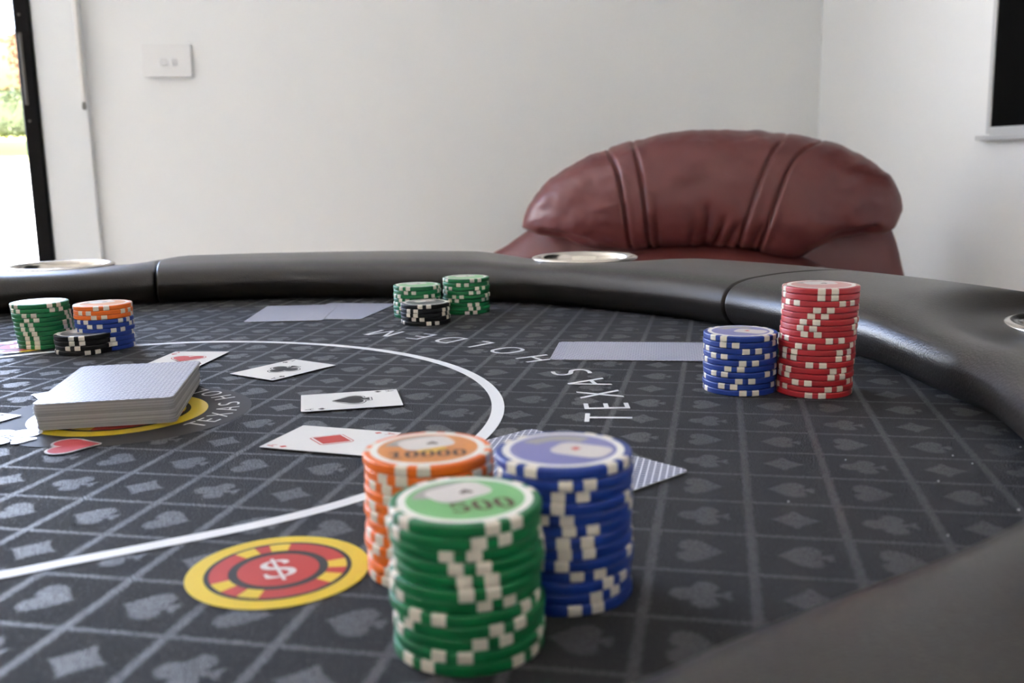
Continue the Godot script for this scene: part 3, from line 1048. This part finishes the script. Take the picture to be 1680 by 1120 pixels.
const ORD := ["top", "second", "third", "fourth", "fifth", "sixth", "seventh", "eighth", "ninth", "tenth", "eleventh", "twelfth", "thirteenth", "fourteenth", "fifteenth", "sixteenth", "seventeenth", "bottom"]

# one chip; phi is where a pair of spots faces, counted from the side towards the camera, to the right
func chip(color: String, at: Vector3, phi: float, towards: Vector2, label: String, group: String, face: bool, number: String, face_turn: float) -> Node3D:
	var c := thing("poker_chip", label, "poker chip", Transform3D(Basis(), at), group)
	part("body", chip_parts.body, M["chip_" + color], c)
	var a0 := towards.angle() - deg_to_rad(phi)
	for q in 4:
		for s in [-9.9, 9.9]:
			var a := a0 + TAU * q / 4.0 + deg_to_rad(s)
			part("edge_spot", chip_parts.spot, M.chip_cream, c, Transform3D(Basis(Vector3.UP, -a), Vector3.ZERO))
	if face:
		part("white_ring", chip_parts.ring, M.chip_ring, c, Transform3D(Basis(), Vector3(0, CHIP_T + 0.00009, 0)))
		var l := part("label", chip_parts.face, M["label_" + color], c, Transform3D(Basis(), Vector3(0, CHIP_T + 0.00006, 0)))
		face_print(l, color, number, -towards.rotated(-deg_to_rad(face_turn)))
	return c

# what is printed on the label: a grey flourish, a small ace, the number
func face_print(l: Node3D, color: String, number: String, up: Vector2) -> void:
	var r3 := Vector3(-up.y, 0, up.x)
	var fr := Transform3D(Basis(r3, Vector3.UP, -Vector3(up.x, 0, up.y)), Vector3.ZERO)
	var right_side := color == "blue"
	var sx := 1.0 if right_side else -1.0
	var sw := PackedVector2Array()
	for k in 13:
		var a := lerpf(0.45, 2.1, k / 12.0)
		sw.append(Vector2(-sx * cos(a) * 0.0140 * (1.0 if not right_side else 1.0), sin(a) * 0.0140))
	for k in 13:
		var a := lerpf(2.1, 0.45, k / 12.0)
		sw.append(Vector2(-sx * cos(a) * 0.0085, sin(a) * 0.0092))
	var q := PackedVector2Array()
	for p in sw:
		q.append(p.rotated(0.75) if not right_side else Vector2(-p.x, p.y).rotated(0.6))
	part("printed_band", flat([q]), M.label_grey, l, fr.translated(Vector3(0, 0.00004, 0)))
	var card := rounded(0.0172, 0.0122, 0.004, 5)
	var cm := PackedVector2Array()
	for p in card:
		cm.append(p.rotated(0.35 * -sx) + (Vector2(0.0054, -0.0008) if right_side else Vector2(-0.0004, 0.0056)))
	part("printed_card", flat([cm]), M.label_card, l, fr.translated(Vector3(0, 0.00008, 0)))
	var pip := PackedVector2Array()
	for p in suit("diamond" if right_side else "spade")[0]:
		pip.append(p * 0.0042 + (Vector2(0.0036, 0.0005) if right_side else Vector2(0.0015, 0.0052)))
	part("printed_pip", flat([pip]), M.label_pip if right_side else M.label_ink, l, fr.translated(Vector3(0, 0.00012, 0)))
	if number:
		if color == "orange":
			part("printed_glow", flat([circle(0.0048, Vector2(0.001, -0.001), 24)]), M.label_yellow, l, fr.translated(Vector3(0, 0.00005, 0)))
		var f := SystemFont.new()
		f.font_names = PackedStringArray(["Droid Serif"])
		f.font_weight = 700
		var t := TextMesh.new()
		t.text = number
		t.font = f
		t.font_size = 64
		t.pixel_size = (0.0074 if color == "green" else 0.0062) / (64 * 0.714)
		t.depth = 0.0
		t.curve_step = 2.0
		var tr := fr.translated(Vector3(0, 0.00014, 0)) * Transform3D(Basis(), Vector3(0.0028 if color == "green" else 0.0, 0, 0.0064))
		part("printed_number", t, M.label_ink, l, Transform3D(Basis(tr.basis.x, -tr.basis.z, tr.basis.y), tr.origin))

func stack(where: String, colors: Array, at: Vector2, height: float, turns: Array, number: String, face_turn := 0.0, lean := Vector2.ZERO, jitter := 0.0005) -> void:
	var n := colors.size()
	var towards := (-at).normalized()
	var right := Vector2(-towards.y, towards.x) * -1.0
	for i in n:
		var from_bottom := n - 1 - i
		var y := TH + 0.0011 * 0.0 + from_bottom * maxf(height / n, CHIP_T + 0.00002)
		var p := at + lean * (float(from_bottom) / maxi(n - 1, 1))
		if i > 0 and i < n - 1:
			p += Vector2(rng.randf_range(-1, 1), rng.randf_range(-1, 1)) * jitter
		var phi: float = turns[i] if i < turns.size() else rng.randf_range(-45, 45)
		var nth: String = ORD[i] if i < n - 1 else "bottom"
		var label: String = ("%s chip, %s of the %s" if i == 0 or i == n - 1 else "%s chip, %s from the top of the %s") % [colors[i], nth, where]
		chip(colors[i], Vector3(p.x, y, p.y), phi, towards, label, "chips of the " + where, i == 0, number, face_turn)

func many(color: String, n: int) -> Array:
	var a: Array = []
	a.resize(n)
	a.fill(color)
	return a

func make_chips() -> void:
	chip_shapes()
	stack("front green stack nearest the viewer", many("green", 12), Vector2(-0.0130, -0.2470), 0.0395, [29, 20, -4, 1, 6, 10, 23, -30, 29, 17, -14, 48], "500", 14.0, Vector2(0.0, 0.0), 0.0006)
	stack("tall blue stack behind the front green stack", many("blue", 13), Vector2(0.0143, -0.2790), 0.0430, [-37, 10, 5, -15, -8, 14, 10, 10, -13, 19, 49, 38, 18], "", -6.0, Vector2.ZERO, 0.0006)
	stack("orange stack behind the front green stack", many("orange", 12), Vector2(-0.0268, -0.2969), 0.0388, [-14, -35, 40, -28, 20, 44, -20, 30, -44, 12, -30, 36], "10000", 0.0, Vector2.ZERO, 0.0006)
	stack("blue stack beside the red stack", many("blue", 10), Vector2(0.1258, -0.5367), 0.0324, [-36, -16, 18.5, -34.6, 14, -8, -34, 8, -18, 15], "", 0.0, Vector2(-0.0002, 0), 0.0003)
	stack("tall red stack near the rail", many("red", 18), Vector2(0.1640, -0.5277), 0.0583, [11, 11, 44, 6, -2, -14.5, -18, -10, 27, -17, 46, 44, 1, 38, 34, -18, 31, 3], "", 0.0, Vector2(0.0022, 0), 0.0004)
	stack("green stack hidden behind the red stack", many("green", 5), Vector2(0.1675, -0.6040), 0.0162, [-20], "500", 0.0)
	stack("right far green stack by the rail", many("green", 9), Vector2(-0.0387, -0.8510), 0.0304, [25, -9, 36, 22, -23, -33, 19, 19, 11], "", 0.0)
	stack("far green stack behind the black chips", many("green", 8), Vector2(-0.0795, -0.8340), 0.0266, [-32, -19, 32, -35, 20], "", 0.0)
	stack("black stack before the far green stacks", many("black", 5), Vector2(-0.0694, -0.7960), 0.0167, [-3, -34, -33, -19, 16], "", 0.0)
	stack("leaning green stack at the far left", many("green", 10), Vector2(-0.3430, -0.7229), 0.0328, [29, 32, -25, -21, -36, -34, -31, -30, -29, -31], "", 20.0, Vector2(-0.0035, 0.0), 0.0003)
	stack("orange and blue stack at the left", many("orange", 3) + many("blue", 7), Vector2(-0.2948, -0.7101), 0.0322, [-4, -40, -9, 42, -20, 25, -10], "", 0.0)
	stack("short black stack at the far left", many("black", 4), Vector2(-0.3040, -0.6960), 0.0135, [-16, -15, -26, 13], "", 0.0)


# ---------------------------------------------------------------- cards
const CW := 0.0655
const CL := 0.0945
const CT := 0.00024
const CSTEP := 0.000284

func card_body_mesh() -> ArrayMesh:
	var m := Mb.new()
	m.prism(rounded(CL, CW, 0.0035), 0.0, CT)
	return m.mesh()

func card(mesh: ArrayMesh, back: ArrayMesh, label: String, at: Vector3, deg: float, tilt := Vector2.ZERO, group := "") -> Node3D:
	var c := thing("playing_card", label, "playing card", Transform3D(Basis(Vector3.UP, -deg_to_rad(deg)) * Basis(Vector3.RIGHT, tilt.x) * Basis(Vector3.BACK, tilt.y), at), group)
	part("card_stock", mesh, M.card_edge, c)
	part("back_pattern", back, M.card_back, c, Transform3D(Basis(), Vector3(0, CT + 0.00003, 0)))
	return c

func make_cards() -> void:
	var body := card_body_mesh()
	var bm := Mb.new()
	bm.prism(rounded(CL - 0.0004, CW - 0.0004, 0.0033), 0.0, 0.0, false, false, Vector2(0.0264, 0.0368))
	var back := bm.mesh()
	# the deck on the centre emblem
	var n := 51
	for k in n:
		var f := float(k) / n
		var x := -0.2098 + 0.003 * f + rng.randf_range(-0.0004, 0.0004) + 0.0005 * sin(f * 7.0)
		var z := -0.5235 + 0.0070 * f + rng.randf_range(-0.0004, 0.0004)
		var t := Transform3D(Basis(Vector3.UP, -deg_to_rad(80.0 + 1.0 * f)), Vector3(x, TH + 0.0011 + k * CSTEP, z))
		var c := part("playing_card", body, [M.card_edge, M.card_edge_worn, M.card_edge_clean][rng.randi() % 3], self, t)
		if k == 0:
			tag(c, "bottom playing card of the deck, lying on the yellow emblem", "playing card", "cards of the deck")
		else:
			tag(c, "white-edged playing card squared up inside the deck on the centre emblem", "playing card", "cards of the deck")
	card(body, back, "top playing card of the deck, patterned back up", Vector3(-0.2067, TH + 0.0011 + n * CSTEP, -0.5160), 81.0, Vector2.ZERO, "cards of the deck")
	# pairs dealt face down
	var lift := 0.0002
	card(body, back, "lower face-down card of the pair left of the blue stack beside red", Vector3(0.0755, TH + lift, -0.6530), 8.6, Vector2.ZERO, "face-down pairs")
	card(body, back, "upper face-down card of the pair left of the blue stack beside red", Vector3(0.0845, TH + lift + CT + 0.00008, -0.6505), 8.9, Vector2.ZERO, "face-down pairs")
	card(body, back, "right-hand face-down card near the far rail, under its neighbour", Vector3(-0.1480, TH + lift, -0.8690), 102.0, Vector2.ZERO, "face-down pairs")
	card(body, back, "left-hand face-down card near the far rail, overlapping its neighbour", Vector3(-0.1910, TH + lift + CT + 0.00008, -0.8600), 88.5, Vector2.ZERO, "face-down pairs")
	card(body, back, "face-down card behind the tall blue stack, its corner sticking out right", Vector3(0.0157, TH + lift + CT + 0.00008, -0.4015), 48.0, Vector2.ZERO, "face-down pairs")
	card(body, back, "face-down card mostly hidden behind the tall blue and orange stacks", Vector3(0.0135, TH + lift, -0.4010), 49.5, Vector2.ZERO, "face-down pairs")


# ---------------------------------------------------------------- switch and cord
func make_small_things() -> void:
	var sw := thing("light_switch", "white two-gang light switch on the back wall", "light switch", ROOM * Transform3D(Basis(), Vector3(-1.7995, 1.1565, 0.0005)))
	var p := Mb.new()
	var pl := rounded(0.118, 0.079, 0.004, 4)
	m_prism_front(p, pl, 0.0, 0.009, 0.0015)
	part("plate", p.mesh(), M.switch_plastic, sw)
	for x in [-0.0085, 0.0165]:
		var r := Mb.new()
		m_prism_front(r, rounded(0.0165, 0.018, 0.004, 4), 0.0, 0.004, 0.001)
		part("switch_rocker", r.mesh(), M.switch_plastic, sw, Transform3D(Basis(Vector3.UP, 0.2), Vector3(x, -0.003, 0.0088)))
	# a white control wand hanging from the blind track over the door
	var cord := thing("blind_cord", "thin white blind cord with a small weight hanging beside the door", "blind cord", ROOM * Transform3D(Basis(), Vector3(-1.999, 1.043, 0.034)))
	var c := Mb.new()
	c.lathe([Vector2(0, 0.012), Vector2(0.0052, 0.014), Vector2(0.0066, 0.14), Vector2(0.0066, 1.36), Vector2(0, 1.36)], 20)
	part("cord", c.mesh(), M.cord_plastic, cord)
	var k := Mb.new()
	k.lathe([Vector2(0, -0.006), Vector2(0.004, -0.005), Vector2(0.0055, 0.0), Vector2(0.0045, 0.010), Vector2(0.003, 0.0135), Vector2(0, 0.0135)], 20, 0.0, TAU, true)
	part("weight", k.mesh(), M.cord_weight, cord)
	var h := Mb.new()
	h.box(Vector3(0.02, 0.03, 0.045), Vector3(0, 1.375, -0.011), 0.002)
	part("bracket", h.mesh(), M.cord_plastic, cord)

# an outline extruded towards +z with a bevelled front edge
func m_prism_front(m: Mb, poly: PackedVector2Array, z0: float, z1: float, bevel: float) -> void:
	var inner: PackedVector2Array = Geometry2D.offset_polygon(poly, -bevel)[0]
	var t := Transform3D(Basis(Vector3.RIGHT, Vector3.BACK, Vector3.DOWN), Vector3.ZERO)
	m.prism(inner, z0, z1, false, false, Vector2.ONE, t)
	m.prism(poly, z0, z1 - bevel, true, true, Vector2.ONE, t)
	for k in poly.size():
		var a := poly[k]; var b := poly[(k + 1) % poly.size()]
		var s := a * (1.0 - bevel / a.length()); var e := b * (1.0 - bevel / b.length())
		var o := ((a + b) / 2).normalized()
		m.quad(Vector3(a.x, a.y, z1 - bevel), Vector3(b.x, b.y, z1 - bevel), Vector3(e.x, e.y, z1), Vector3(s.x, s.y, z1), Vector3(o.x, o.y, 1).normalized())
